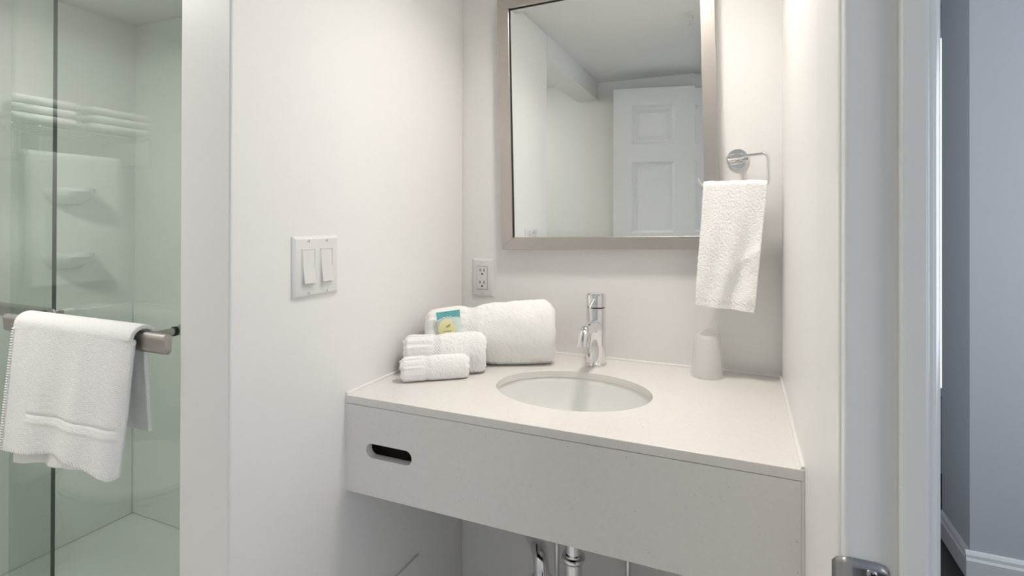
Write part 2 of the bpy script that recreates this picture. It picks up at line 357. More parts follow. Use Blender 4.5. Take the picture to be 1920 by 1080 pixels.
# ------------------------------------------------------------------ open door behind the camera (seen in the mirror)
dh, de = Vector((0.078, -0.220)), Vector((-0.617, -0.088)); DL = (de-dh).length
door = bpy.data.objects.new('door_1', None); COL.objects.link(door)
door.location = (dh.x, dh.y, 0.012); door.rotation_euler = (0, 0, math.atan2((de-dh).y, (de-dh).x))
door['kind'] = 'structure'; door['label'] = 'white six-panel door standing open, reflected in the mirror'
DZ = 1.888; ST = 0.092; MS = 0.098; PW = (DL-2*ST-MS)/2; th = 0.035
xs = [0, ST, ST+PW, ST+PW+MS, ST+2*PW+MS, DL]
rails = [(0, 0.21), (0.80, 0.96), (1.508, 1.60), (DZ-0.088, DZ)]     # bottom, lock, frieze, top
for a, b in ((xs[0], xs[1]), (xs[4], xs[5])): MB().box(a, b, 0, th, 0, DZ).build('stile', 'trim', door)
for z0, z1 in rails: MB().box(xs[1], xs[4], 0, th, z0, z1).build('rail', 'trim', door)
for (z0, z1) in ((0.21, 0.80), (0.96, 1.508), (1.60, DZ-0.088)):
    MB().box(xs[2], xs[3], 0, th, z0, z1).build('mullion', 'trim', door)
    for a, b in ((xs[1], xs[2]), (xs[3], xs[4])):
        mb = MB().box(a, b, 0.012, th-0.012, z0, z1)
        for sgn, y0, y1 in ((1, th-0.012, th-0.002), (-1, 0.012, 0.002)):
            lv = [(0.0, y1+sgn*0.0015), (0.013, y1-sgn*0.0080), (0.022, y1-sgn*0.0080), (0.042, y1)]
            vs = []
            for i, y in lv: vs += [(a+i, y, z0+i), (b-i, y, z0+i), (b-i, y, z1-i), (a+i, y, z1-i)]
            fs = [(4*k+i, 4*k+(i+1) % 4, 4*k+4+(i+1) % 4, 4*k+4+i) for k in range(3) for i in range(4)] + [(12, 13, 14, 15)]
            if sgn > 0: fs = [f[::-1] for f in fs]
            mb.add(vs, fs)
        mb.build('panel', 'trim', door)
kn = MB()
for sgn, y0 in ((1, th), (-1, 0)):
    kn.lathe([(0.030, 0), (0.030, 0.004), (0.012, 0.008), (0.010, 0.03), (0.022, 0.036), (0.027, 0.048), (0.022, 0.060), (0, 0.063)], (DL-0.06, y0, 0.895), (0, sgn, 0), 28)
kn.build('knob', 'nickel', door, smooth=True)

# ------------------------------------------------------------------ vanity counter
CX, CY, EA, EB = -0.330, 1.088, 0.165, 0.130
v = thing('vanity_counter', 'pale speckled quartz counter with deep apron front, spanning the alcove', 'counter', (0, 0, 0))
hole = [(CX+EA*math.cos(2*math.pi*k/96), CY+EB*math.sin(2*math.pi*k/96)) for k in range(96)]
holed_slab(MB(), (XL+0.001, XR-0.001, YF, YB-0.001), hole, ZT-0.016, ZT).build('countertop', 'quartz', v, smooth=True, bevel=0.0012)
sl = arc(-0.595, 0.762, 0.0140, -90, 90, 12) + arc(-0.674, 0.762, 0.0140, 90, 270, 12)
ap = holed_slab(MB(), (XL+0.003, XR-0.004, ZA, ZT-0.0168), sl, YF+0.020, YF+0.0006, lambda a, b, c: (a, c, b))
ap.build('apron', 'quartz', v, smooth=True, bevel=0.001)
ck = MB().tube([(XL+0.0015, YF+0.002, ZT+0.001), (XL+0.0015, YB, ZT+0.001)], 0.004, 8).tube([(XL, YB-0.0015, ZT+0.001), (XR, YB-0.0015, ZT+0.001)], 0.004, 8).tube([(XR-0.0015, YF+0.002, ZT+0.001), (XR-0.0015, YB, ZT+0.001)], 0.004, 8)
ck.tube([(XR-0.0015, YF+0.004, ZA), (XR-0.0015, YF+0.004, ZT)], 0.0035, 8).tube([(XL+0.0012, YF+0.004, ZA), (XL+0.0012, YF+0.004, ZT)], 0.003, 8)
ck.build('caulk_bead', 'caulk', v, smooth=True)
MB().box(XL+0.02, XR-0.02, YF+0.050, YF+0.068, ZA+0.010, ZT-0.018).build('support_rail', 'wood', v, bevel=0.002)
MB().box(XL+0.001, XL+0.02, YF+0.03, YB-0.01, ZA+0.055, ZT-0.018).build('side_cleat', 'wood', v, bevel=0.002)
# sink
s = thing('sink_basin', 'white oval undermount sink set in the quartz counter', 'sink', (CX, CY, ZT-0.0165))
prof = []
for k in range(25):
    a = math.pi/2*k/24; prof.append((math.cos(a)**0.55 if k < 24 else 0.0, -0.135*math.sin(a)**0.9))
prof = [(1.12, 0.0), (1.045, 0.0)] + [(r*1.03, z-0.002) for r, z in prof if r > 0.13]
MB().lathe(prof, (0,0,0), (0,0,1), 96, EA, EB, caps=False).build('bowl', 'porcelain', s, smooth=True, solid=0.006, angle=60)
MB().lathe([(0.0, 0.002), (0.012, 0.002), (0.014, 0.0), (0.022, 0.001), (0.025, -0.003)], (0, 0, -0.134), (0,0,1), 32).build('drain', 'chrome', s, smooth=True)
# faucet
f = thing('faucet', 'chrome cylindrical single-lever faucet behind the sink', 'faucet', (-0.331, 1.293, ZT))
RF = 0.0236
MB().lathe([(0.0265, 0.0005), (0.0268, 0.004), (0.0255, 0.007), (RF, 0.0085), (RF, 0.1395), (RF-0.001, 0.1405), (0, 0.1405)], seg=48).build('body', 'chrome', f, smooth=True)
MB().lathe([(RF-0.0025, 0.1395), (RF-0.0025, 0.1425)], seg=48).build('seam_ring', 'dark', f, smooth=True)
MB().lathe([(RF-0.001, 0.1425), (RF+0.0003, 0.1433), (RF+0.0003, 0.1725), (RF-0.003, 0.1760), (0, 0.1765)], seg=48).build('handle_cap', 'chrome', f, smooth=True)
MB().tube([(0, -0.019, 0.163), (0, -0.032, 0.157), (-0.001, -0.053, 0.1485), (-0.001, -0.058, 0.1475)], [0.0048, 0.0040, 0.0034, 0.0020], 16).build('lever', 'chrome', f, smooth=True)
pth = fillet_path([(0, 0, 0.094), (0, -0.030, 0.101), (0, -0.108, 0.101), (0, -0.120, 0.074)], 0.036, 10)
spo = MB().tube(pth, [0.0175-0.0052*min(1, i/(len(pth)*0.55)) for i in range(len(pth))], 28, caps=True).build('spout', 'chrome', f, smooth=True)
ae = MB().lathe([(0.0122, 0.0), (0.0122, 0.007), (0.009, 0.0072), (0.008, 0.002), (0, 0.002)], (0, -0.1195, 0.0755), (0, -0.38, -0.92), 28).build('aerator', 'chrome', f, smooth=True)
MB().lathe([(0, 0), (0.0022, 0.0), (0.0022, 0.0012), (0, 0.0016)], (0, -0.0266, 0.0045), (0, -1, 0), 12).build('set_screw', 'steel', f, smooth=True)

# plumbing under the counter
pl = thing('sink_drain_trap', 'chrome drain pipe and trap hanging under the sink', 'pipe', (CX, CY, 0))
MB().tube([(0.004, 0, ZT-0.155), (0.004, 0, 0.40)], 0.0165, 24).build('tailpiece', 'chrome', pl, smooth=True)
nut = [(0.0165, 0), (0.0245, 0.002), (0.0255, 0.006), (0.0235, 0.012), (0.0195, 0.015)]
MB().lathe(nut, (0.004, 0, 0.517), (0,0,-1), 32).build('slip_nut', 'chrome', pl, smooth=True)
MB().tube([(0.004, 0, 0.520), (0.004, 0, 0.40)], 0.0190, 24).build('trap_inlet', 'chrome', pl, smooth=True)
q = fillet_path([(0.004, 0, 0.40), (0.004, 0, 0.30), (-0.094, 0.075, 0.30), (-0.094, 0.075, 0.395)], 0.06, 12)
MB().tube(q, 0.0190, 24).build('trap_bend', 'chrome', pl, smooth=True)
q = fillet_path([(-0.094, 0.075, 0.34), (-0.094, 0.075, 0.452), (-0.215, YB-CY-0.002, 0.400)], 0.085, 14)
MB().tube(q, 0.0190, 24).build('trap_arm', 'chrome', pl, smooth=True)
MB().lathe([(r_*1.12, z_) for r_, z_ in nut], (-0.094, 0.075, 0.396), (0,0,-1), 32).build('slip_nut', 'chrome', pl, smooth=True)
MB().lathe([(0.036, 0), (0.036, 0.003), (0.022, 0.010), (0.0175, 0.012)], (-0.215, YB-CY, 0.400), (0.2, -0.96, 0), 32).build('wall_flange', 'plastic', pl, smooth=True)
for x, lab in ((-0.438, 'thin chrome supply tube between the trap and the tailpiece'), (-0.256, 'thin chrome supply tube right of the drain tailpiece')):
    st = thing('supply_tube', lab, 'pipe', (x, 1.315, 0), group='sink supply tubes')
    tx = -0.331-x
    MB().tube(fillet_path([(tx*0.85, -0.025, ZT-0.02), (tx*0.4, -0.01, 0.76), (0, 0, 0.66), (0, 0, 0.24)], 0.05, 6), 0.0074, 14).build('tube', 'chrome', st, smooth=True)
    MB().lathe([(0.011, 0), (0.011, 0.018), (0.008, 0.022), (0.008, 0.05), (0, 0.05)], (0, 0, 0.19), (0,0,1), 20).build('valve', 'chrome', st, smooth=True)
    MB().tube([(0, 0, 0.20), (0, 0.045, 0.20)], 0.008, 16).build('valve_inlet', 'chrome', st, smooth=True)
# access panel low on the partition
tag(MB().box(XL, XL+0.006, 0.93, 1.1315, 0.10, 0.392).build('access_panel', 'wall', bevel=0.002), 'thin white access panel low on the left wall under the counter', 'panel')

# ------------------------------------------------------------------ mirror
mw, mh, fw = 0.492, 0.623, 0.0325
mi = thing('wall_mirror', 'rectangular mirror in a flat champagne metal frame, hanging slightly crooked', 'mirror', (-0.572, YB, 1.1725), (0, -0.0235, 0))
def rail(pts): return MB().prism(pts, -0.030, -0.001, 'y')
i0, i1, o0, o1 = 0, mw, -fw, mw+fw
for pts in ([(o0, -fw), (o1, -fw), (i1, 0), (i0, 0)], [(o1, -fw), (o1, mh+fw), (i1, mh), (i1, 0)], [(o1, mh+fw), (o0, mh+fw), (i0, mh), (i1, mh)], [(o0, mh+fw), (o0, -fw), (i0, 0), (i0, mh)]):
    rail(pts).build('frame_rail', 'frame', mi, bevel=0.001)
g = MB(); bv = 0.016
vs = [(0,-0.0215,0),(mw,-0.0215,0),(mw,-0.0215,mh),(0,-0.0215,mh),(bv,-0.0225,bv),(mw-bv,-0.0225,bv),(mw-bv,-0.0225,mh-bv),(bv,-0.0225,mh-bv),(0,-0.015,0),(mw,-0.015,0),(mw,-0.015,mh),(0,-0.015,mh)]
g.add(vs, [(4,5,6,7),(0,1,5,4),(1,2,6,5),(2,3,7,6),(3,0,4,7),(8,11,10,9),(0,8,9,1),(1,9,10,2),(2,10,11,3),(3,11,8,0)])
g.build('mirror_glass', 'mirror', mi)
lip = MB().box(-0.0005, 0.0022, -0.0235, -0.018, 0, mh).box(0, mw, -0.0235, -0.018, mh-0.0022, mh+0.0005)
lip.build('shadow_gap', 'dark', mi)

# ------------------------------------------------------------------ wall plates
sw = thing('light_switch', 'white double rocker light switch plate on the left wall', 'switch', (XL, 0.780, 1.1325), (0, 0, 0))
# local: Y along wall, Z up, X out of the wall
def plate(hy, hz, parent):
    vs = []; lv = [(0, 0.0), (0.0, 0.0018), (0.0050, 0.0062), (0.0065, 0.0066)]
    for i, x in lv: vs += [(x, -hy+i, -hz+i), (x, hy-i, -hz+i), (x, hy-i, hz-i), (x, -hy+i, hz-i)]
    fs = [(4*k+i, 4*k+(i+1) % 4, 4*k+4+(i+1) % 4, 4*k+4+i) for k in range(3) for i in range(4)] + [(12, 13, 14, 15)]
    return MB().add(vs, fs).build('plate', 'plastic', parent, bevel=0.0012)
plate(0.0585, 0.0568, sw)
for y in (-0.0232, 0.0232):
    fr_ = MB()
    for (y0, y1, z0, z1) in ((-0.0172, -0.0152, -0.0338, 0.0338), (0.0152, 0.0172, -0.0338, 0.0338), (-0.0152, 0.0152, -0.0338, -0.0318), (-0.0152, 0.0152, 0.0318, 0.0338)):
        fr_.box(0.004, 0.0076, y+y0, y+y1, z0, z1)
    ro = fr_.build('rocker_frame', 'plastic', sw, bevel=0.0004)
    MB().box(0.003, 0.0062, y-0.0153, y+0.0153, -0.0320, 0.0320).build('rocker_recess', 'slotgrey', ro)
    rk = MB(); pr = [(0.004, -0.0306), (0.0132, -0.0298), (0.0080, 0.0010), (0.0070, 0.0306), (0.004, 0.0306)]
    vs = [(a, y-0.0142, b) for a, b in pr] + [(a, y+0.0142, b) for a, b in pr]
    rk.add(vs, [(0,1,2,3,4), (9,8,7,6,5)] + [(i, i+5, (i+1) % 5+5, (i+1) % 5) for i in range(5)])
    rk.build('rocker', 'plastic', sw, bevel=0.0005)
    for z in (-0.0480, 0.0480):
        sc = MB().lathe([(0.0030, 0), (0.0030, 0.0008), (0.0018, 0.0016), (0, 0.0018)], (0.0064, y, z), (1, 0, 0), 16).build('screw', 'plastic', sw, smooth=True)
        MB().box(0.0079, 0.0085, y-0.0004, y+0.0004, z-0.0024, z+0.0024).build('screw_slot', 'slotgrey', sc)
# outlet: local X along wall, Z up, -Y out of the wall
ou = thing('wall_outlet', 'white duplex outlet with cover plate under the mirror', 'outlet', (-0.6740, YB, 1.0572))
vs = []; hx, hz = 0.0335, 0.0535
for i, y in [(0, 0.0), (0.0, -0.0018), (0.0050, -0.0058), (0.0065, -0.0062)]: vs += [(-hx+i, y, -hz+i), (hx-i, y, -hz+i), (hx-i, y, hz-i), (-hx+i, y, hz-i)]
MB().add(vs, [(4*k+i, 4*k+(i+1) % 4, 4*k+4+(i+1) % 4, 4*k+4+i) for k in range(3) for i in range(4)] + [(12, 13, 14, 15)]).build('plate', 'plastic', ou, bevel=0.0012)
MB().box(-0.0163, 0.0163, -0.0065, -0.003, -0.0325, 0.0325).build('plate_gap', 'slotgrey', ou)
MB().box(-0.0155, 0.0155, -0.0082, -0.003, -0.0315, 0.0315).build('receptacle', 'plastic', ou, bevel=0.0006)
for z in (0.0165, -0.0175):
    for x in (-0.0062, 0.0062):
        MB().box(x-0.0012, x+0.0012, -0.0086, -0.0078, z+0.0015, z+0.0090).build('slot', 'slotgrey', ou)
    MB().lathe([(0.0025, 0), (0.0025, 0.0006), (0, 0.0006)], (0.0004, -0.0081, z-0.0055), (0, -1, 0), 16).build('ground_hole', 'black', ou)
for z in (-0.0435, 0.0435):
    sc = MB().lathe([(0.0028, 0), (0.0028, 0.0006), (0.0016, 0.0014), (0, 0.0015)], (0, -0.0060, z), (0, -1, 0), 16).build('screw', 'plastic', ou, smooth=True)
    MB().box(-0.0022, 0.0022, -0.0079, -0.0073, z-0.0004, z+0.0004).build('screw_slot', 'slotgrey', sc)
MB().lathe([(0.0012, 0), (0.0010, 0.0006), (0, 0.0008)], (0.0112, -0.0081, -0.0270), (0, -1, 0), 12).build('indicator', 'ink_white', ou)

# ------------------------------------------------------------------ cloth helpers
def fbm(p, sc, seed=0.0, oct_=2):
    return noise.fractal(Vector((p[0]*sc+seed, p[1]*sc+seed*1.7, p[2]*sc-seed)), 1.0, 2.0, oct_)
def sheet(fn, nu, ns, bands=(), mi=None):
    mb = MB(); vs = []; fs = []; mm = []
    for j in range(ns+1):
        for i in range(nu+1): vs.append(fn(i/nu, j/ns))
    mb.v = [Vector(x) for x in vs]
    for j in range(ns):
        for i in range(nu):
            a = j*(nu+1)+i; mb.f.append((a, a+1, a+nu+2, a+nu+1)); mb.mi.append(mi(i/nu, j/ns) if mi else 0)
    return mb
def hang_path(front_len, back_len, yc, zc, r, gap_f=0.0, gap_b=0.0):
    """returns fn(s)->(y,z,drop) along a strip: front hem -> over the bar -> back hem"""
    L = front_len + math.pi*r + back_len
    def fn(s):
        d = s*L
        if d < front_len: k = front_len-d; return (yc-r-gap_f*k/front_len, zc-k, k)
        d -= front_len
        if d < math.pi*r:
            a = math.pi - d/r; return (yc+r*math.cos(a), zc+r*math.sin(a), 0.0)
        k = d-math.pi*r; return (yc+r+gap_b*k/back_len, zc-k, -k)
    return fn, L

# ------------------------------------------------------------------ towel ring and hand towel
ri = thing('towel_ring', 'chrome open towel ring on a round wall mount right of the mirror', 'towel ring', (-0.011, YB, 1.364))
MB().lathe([(0.0240, 0), (0.0240, 0.005), (0.0225, 0.0068), (0, 0.0072)], (0, 0, 0), (0, -1, 0), 40).build('wall_mount', 'chrome', ri, smooth=True)
MB().tube([(0, -0.005, 0), (0, -0.078, 0)], 0.0062, 20).build('post', 'chrome', ri, smooth=True)
MB().tube([(-0.020, -0.072, -0.004), (0.012, -0.072, -0.001)], 0.0068, 20).build('sleeve', 'chrome', ri, smooth=True)
yr = -0.072
pth = fillet_path([(-0.020, yr, -0.004), (0.062, yr, 0.003), (0.063, yr, -0.067), (-0.074, yr, -0.067), (-0.083, yr-0.002, -0.049)], 0.014, 10)
MB().tube(pth, 0.0036, 16).build('bar', 'chrome', ri, smooth=True)
HT = thing('hand_towel', 'white fluffy hand towel hanging from the chrome towel ring', 'towel', (0, 0, 0))
hp, HL = hang_path(0.268, 0.225, YB+yr, 1.297, 0.0090, 0.010, 0.004)
def hand(u, s):
    y, z, k = hp(s); d = abs(k)/0.27
    xl = -0.0815-0.016*d; xr = 0.0495-0.026*d
    if k < 0: xl += 0.006; xr -= 0.008
    x = xl+(xr-xl)*u
    y += (0.0050*math.sin(u*7.0+1.5+d*1.5)+0.0035*math.sin(u*15+d*5))*min(1, d*1.3)*(1 if k > 0 else .4)
    cr = max(0, 1-abs(d-0.80)/0.30)                                  # creases near the hem
    if k > 0:
        y += 0.006*cr*fbm((u*0.5, d*0.8, 0.3), 6, 3.1); z += -0.010*(u-0.1)*d
        y -= 0.006*max(0, 1-abs(d-(0.50+0.35*(1-u)))/0.07)*max(0, u-0.35)
    y += 0.0009*fbm((x, z, 0.2 if k > 0 else 0.9), 230, 1.0, 2)
    z += 0.0025*fbm((x, 0, 0), 60, 2.0)*(1-d) 
    return (x, y, z)
sheet(hand, 100, 300, mi=lambda u, s: 1 if 0.022 < s < 0.036 else 0).build('cloth', ['fluff', 'band'], HT, smooth=True, solid=0.0075, sub=1, angle=180)
# ------------------------------------------------------------------ glass sliding shower doors with bars
def gpane(name, x0, x1, y, label):
    o = MB(); o.box(x0, x1, y-0.004, y+0.004, 0.115, ZC-0.06)
    o.mi = [1, 1, 0, 1, 0, 0]                                   # the latch-side edge is ground dark, the far edge polished clear
    g = o.build(name, ['glass', 'glassedge'])
    return tag(g, label, 'shower door')
YG, YI = 0.650, 0.684
gpane('shower_door', -1.482, XS+0.0-0.008, YG, 'outer clear green-tinted sliding glass shower door carrying the towel')
gpane('shower_door', XW+0.01, -1.392, YI, 'inner clear glass shower door with the dark edge showing beside the towel')
struct(MB().box(XW, XS-0.006, YG-0.03, YI+0.03, ZC-0.06, ZC).build('trim_track', 'nickel', bevel=0.003), 'shower door top track')
struct(MB().box(XW, XS-0.006, YG-0.02, YI+0.02, 0.108, 0.116).build('trim_sill', 'nickel', bevel=0.002), 'shower door bottom track')
def bar_profile():
    p = arc(0, 0.0, 0.0085, -25, 205, 12)
    return p + [(-0.0065, -0.012), (-0.0065, -0.022), (-0.003, -0.0255), (0.003, -0.0255), (0.0065, -0.022), (0.0065, -0.012)]
def towel_bar(x0, x1, y, z, yg, label, ends):
    t = thing('glass_door_towel_bar', label, 'towel bar', (0, 0, 0), group='towel bars on the shower doors')
    pr = [(y+a, z+b) for a, b in bar_profile()]
    MB().prism(pr, x0, x1, 'x').build('bar', 'nickel', t, smooth=True, bevel=0.0015)
    s_ = 1 if yg > y else -1
    for x in ends:
        MB().tube([(x, y, z-0.001), (x, yg-s_*0.009, z-0.001)], 0.0068, 20).build('standoff', 'nickel', t, smooth=True)
        MB().lathe([(0.0085, 0), (0.0085, 0.006)], (x, yg-s_*0.010, z-0.001), (0, s_, 0), 24).build('gasket', 'black', t, smooth=True)
        MB().lathe([(0.0105, 0), (0.0105, 0.004), (0.009, 0.006), (0, 0.006)], (x, yg+s_*0.004, z-0.001), (0, s_, 0), 24).build('bolt_cap', 'chrome', t, smooth=True)
    return t
BY, BZ = 0.592, 1.020
towel_bar(-1.368, -0.8775, BY, BZ, YG, 'brushed nickel towel bar on the outer shower door, under the white towel', (-1.345, -0.935))
towel_bar(-1.88, -1.470, 0.735, 1.000, YI, 'brushed nickel towel bar inside the shower, on the inner glass door', (-1.86, -1.485))

BT = thing('bath_towel', 'white folded bath towel draped over the bar of the glass shower door', 'towel', (0, 0, 0))
def towel_layer(r, front, back, x0, x1, hemfun, seed, gf, gb, groove):
    hp2, L2 = hang_path(front, back, BY, BZ-0.004, r, gf, gb)
    def fn(u, s):
        y, z, k = hp2(s); d = abs(k)/max(front, 1e-6)
        dd = min(1, d)
        x = x0+(x1-x0)*u
        if k > 0:
            x += -0.008*dd*(1-u) - 0.020*dd*u
            y -= (0.0045*math.sin(u*9+seed)+0.0030*math.sin(u*19+2*seed+d))*min(1, dd*1.2)
            y -= 0.004*max(0, dd-0.6)*math.sin(u*13)
            z += hemfun(u)*dd**2
            if u > 0.9: y += 0.006*((u-0.9)/0.1)**2*(1-0.3*dd)
        elif k < 0: y += 0.003*math.sin(u*8+seed)*dd; x -= 0.030*u
        y += 0.00045*fbm((x, z, 0.3+seed), 150, seed, 2) + 0.0012*fbm((x*2.2, z*0.5, seed), 18, seed, 2)
        if groove and k > 0 and 0.20 < u < 0.96:                     # woven border sunk into the pile
            zz = z-BZ+0.158+0.010*(0.8-u)
            y += 0.0020*math.exp(-(zz/0.0030)**2) - 0.0010*math.exp(-((zz+0.013)/0.0035)**2)
        return (x, y, z)
    return fn
def hem(u): return 0.004 + 0.014*math.exp(-((u-0.52)/0.26)**2) + 0.002*u - 0.003*max(0, (u-0.72)/0.28)**1.5 + 0.010*max(0, (u-0.93)/0.07)**2
fn = towel_layer(0.0200, 0.242, 0.175, -1.292, -0.938, hem, 1.0, 0.012, 0.010, True)
sheet(fn, 110, 190, mi=lambda u, s: 1 if s < 0.012 else 0).build('outer_fold', ['terry', 'band'], BT, smooth=True, solid=0.0075, sub=1, angle=180)
fn2 = towel_layer(0.0125, 0.262, 0.150, -1.285, -1.005, lambda u: -0.004+0.030*u, 2.3, 0.006, 0.004, False)
sheet(fn2, 60, 110).build('inner_fold', ['terry'], BT, smooth=True, solid=0.006, sub=1, angle=180)
# stitched selvage on the left edge and woven border lines
def edge_strip(fn, u, s0, s1, n):
    mb = MB()
    for k in range(n):
        s = s0+(s1-s0)*k/n; a = Vector(fn(u, s)); b = Vector(fn(u+0.028, s+0.0008))
        mb.tube([a+Vector((-0.002, -0.0035, 0)), (a+b)/2+Vector((0, -0.0055, 0)), b+Vector((0, -0.0040, 0))], [0.0012, 0.0016, 0.0008], 6)
    return mb
o = edge_strip(fn, 0.0, 0.02, 0.50, 46).build('selvage_stitching', 'band', BT, smooth=True); o['kind'] = 'stuff'

# ------------------------------------------------------------------ rolled towels on the counter
def rolled(name, label, cl, cr, rl, rr, split, seed, ridge, mats):
    cl, cr = Vector(cl), Vector(cr); ax = (cr-cl); Ln = ax.length; ax.normalize()
    e2 = Vector((0,0,1)); e1 = e2.cross(ax).normalized(); e2 = ax.cross(e1).normalized()
    NT, NA = 110, 120
    t_ = thing(name, label, 'towel', (0,0,0), group='rolled towels on the counter')
    def rad(t, a):
        base = rl+(rr-rl)*t
        w = math.exp(-((t-split)/0.055)**2)
        r = base*(1-0.075*w)
        if t < split:                                               # gathered end with ridges running along the roll
            k = 1-t/split
            r *= 1-0.05*k
            env = math.sin(math.pi*min(1, max(0, (t+0.03)/split)))**0.6
            r += ridge*env*(0.6*math.sin(13*a+seed)+0.4*math.sin(21*a+2.1*seed+3*t))
        else:
            k = (t-split)/(1-split)
            r *= 1+0.035*math.sin(math.pi*k)
        ed = max(0, (t-0.90)/0.10); r *= 1-0.16*ed**3
        el = max(0, (0.05-t)/0.05); r *= 1-0.16*el**2
        return r
    vs = []
    for i in range(NT+1):
        t = i/NT; c = cl+ax*(Ln*t)
        for j in range(NA):
            a = 2*math.pi*j/NA
            d = e1*math.cos(a)*0.68+e2*math.sin(a)
            p = c+d*rad(t, a)
            fl_ = 1.0 if t > split else 0.35
            p += d*(0.0030*fbm(p, 22, seed, 2) + fl_*0.0013*fbm(p, 150, seed+5, 2))*min(1, rr/0.05)
            if i > NT-3 or i < 2: p += ax*0.004*fbm((math.cos(a), math.sin(a), 0), 2.0, seed)
            p.z = max(p.z, ZT+0.0012+0.0012*max(0, fbm(p, 40, seed)))
            p.x = max(p.x, XL+0.004); p.y = min(p.y, YB-0.006)
            vs.append(p)
    mb = MB(); mb.v = vs
    for i in range(NT):
        for j in range(NA):
            mb.f.append((i*NA+j, i*NA+(j+1) % NA, (i+1)*NA+(j+1) % NA, (i+1)*NA+j))
            t = (i+.5)/NT; mb.mi.append(1 if split-0.035 < t < split+0.045 else 0)
    mb.build('outer_turn', mats, t_, smooth=True, angle=180)
    # rolled-up ends: spiral turns stepping in and out
    for end, c, sg in ((NT, cr, 1), (0, cl, -1)):
        ring = [vs[end*NA+j] for j in range(NA)]; me = MB(); NR = 26; pts = []
        cc = sum(ring, Vector((0,0,0)))/NA
        for k in range(NR+1):
            q_ = 1-k/NR
            for j in range(NA):
                ph = (q_*4.2 - j/NA) % 1.0
                dep = (0.006 if k > 0 else 0)*(abs(ph-0.5)*2)**2
                pts.append(cc+(ring[j]-cc)*q_ + ax*sg*(0.006*min(1, k/3) - dep - 0.010*(1-q_)))
        me.v = pts
        for k in range(NR):
            for j in range(NA):
                me.f.append((k*NA+j, k*NA+(j+1) % NA, (k+1)*NA+(j+1) % NA, (k+1)*NA+j)); me.mi.append(0)
        if sg < 0: me.f = [f_[::-1] for f_ in me.f]
        me.build('spiral_end', [mats[0]], t_, smooth=True, angle=180)
    return t_
rolled('rolled_bath_towel', 'large white rolled bath towel against the wall, biggest of three', (-0.712, 1.130, ZT+0.066), (-0.437, 1.270, ZT+0.078), 0.068, 0.080, 0.36, 1.3, 0.0036, ['fluff', 'band'])
rolled('rolled_hand_towel', 'medium white rolled hand towel between the large and the small roll', (-0.714, 1.039, ZT+0.044), (-0.555, 1.125, ZT+0.046), 0.046, 0.047, 0.40, 4.2, 0.0024, ['fluff', 'band'])
rolled('rolled_washcloth', 'small white rolled washcloth lying in front of the other rolls', (-0.684, 0.981, ZT+0.027), (-0.570, 1.069, ZT+0.026), 0.028, 0.027, 0.38, 7.7, 0.0016, ['fluff', 'band'])

# ------------------------------------------------------------------ soap sachet
so = thing('soap_sachet', 'small sachet with teal top and round yellow soap, leaning on the rolled towels', 'soap', (-0.6310, 1.101, 0.9390))
so.rotation_euler = (math.radians(-14), math.radians(-8), math.radians(22))
W2, HH = 0.0280, 0.066
def pil(u, s, sgn, y0=0.0):
    x = (u-.5)*2*W2; z = s*HH
    b = (1-abs(2*u-1)**3)*(1-abs(2*min(1, s/0.78)-1)**3) if s < 0.78 else 0
    return (x, y0+sgn*(0.0006+0.006*b), z)
mbs = MB()
for sg in (1, -1):
    k = sheet(lambda u, s: pil(u, s, sg), 20, 24); mbs.add(k.v, k.f if sg < 0 else [f_[::-1] for f_ in k.f])
mbs.build('wrapper', 'sachet', so, smooth=True)
MB().box(-W2-0.0001, W2+0.0001, -0.0012, 0.0012, HH*0.735, HH).build('teal_header', 'teal', so, bevel=0.0004)
MB().box(-W2-0.0002, W2+0.0002, -0.0015, 0.0015, HH-0.0035, HH).build('crimped_seal', 'teal', so, bevel=0.0003)
MB().lathe([(0, -0.0072), (0.016, -0.0070), (0.0220, -0.0050), (0.0230, -0.001), (0.0220, 0.003), (0, 0.004)], (-0.0045, 0, 0.0245), (0, 1, 0), 40).build('soap_bar', 'soap', so, smooth=True)
sq = []
for k in range(30):
    t = k/29; sq.append((-0.0135+0.022*t, -0.0016, 0.0510+0.0022*math.sin(t*17)*(1-0.5*t)+0.001*t))
MB().tube(sq, 0.0009, 6).build('script_print', 'ink_white', so, smooth=True)
lf = [(-0.001+0.0055*math.cos(a)*1.0, 0.0310+0.0022*math.sin(a)+0.0022*math.cos(a)) for a in [2*math.pi*k/16 for k in range(16)]]
MB().prism(lf, -0.0078, -0.0070, 'y').build('leaf_print', 'ink_olive', so)
MB().box(-0.0145, 0.0060, -0.0078, -0.0066, 0.0180, 0.0196).build('text_print', 'ink_olive', so)

# ------------------------------------------------------------------ wrapped cup
cu = thing('wrapped_cup', 'frosted plastic cup upside down in clear wrap in the counter corner', 'cup', (-0.0735, 1.300, ZT))
MB().lathe([(0.0330, 0.0012), (0.0335, 0.003), (0.0325, 0.006), (0.0318, 0.016), (0.0305, 0.020), (0.0245, 0.093), (0.0230, 0.0955), (0.0, 0.0958)], seg=48).build('cup_body', 'cup', cu, smooth=True)
def wrapf(u, s):
    a = 2*math.pi*u; z = 0.0012+s*0.102
    r = 0.0365-0.0105*min(1, s*1.02)
    r += 0.0010*math.sin(9*a+4*s)+0.0006*math.sin(17*a+9*s)
    tw = max(0, (s-0.86)/0.14)
    x, y = r*math.cos(a), r*math.sin(a)
    y *= 1-0.96*tw**0.7; x *= 1-0.10*tw
    z += tw*0.012*(x/0.026+0.3) + 0.001*math.sin(5*a)*s
    return (x, y, z)
wr = sheet(wrapf, 64, 40); wr.build('clear_wrap', 'wrap', cu, smooth=True, angle=180)
MB().tube([wrapf(0.5+0.5*k/14*1.0, 0.905) for k in range(15)], 0.0006, 6).build('wrap_fold', 'wrap', cu, smooth=True)

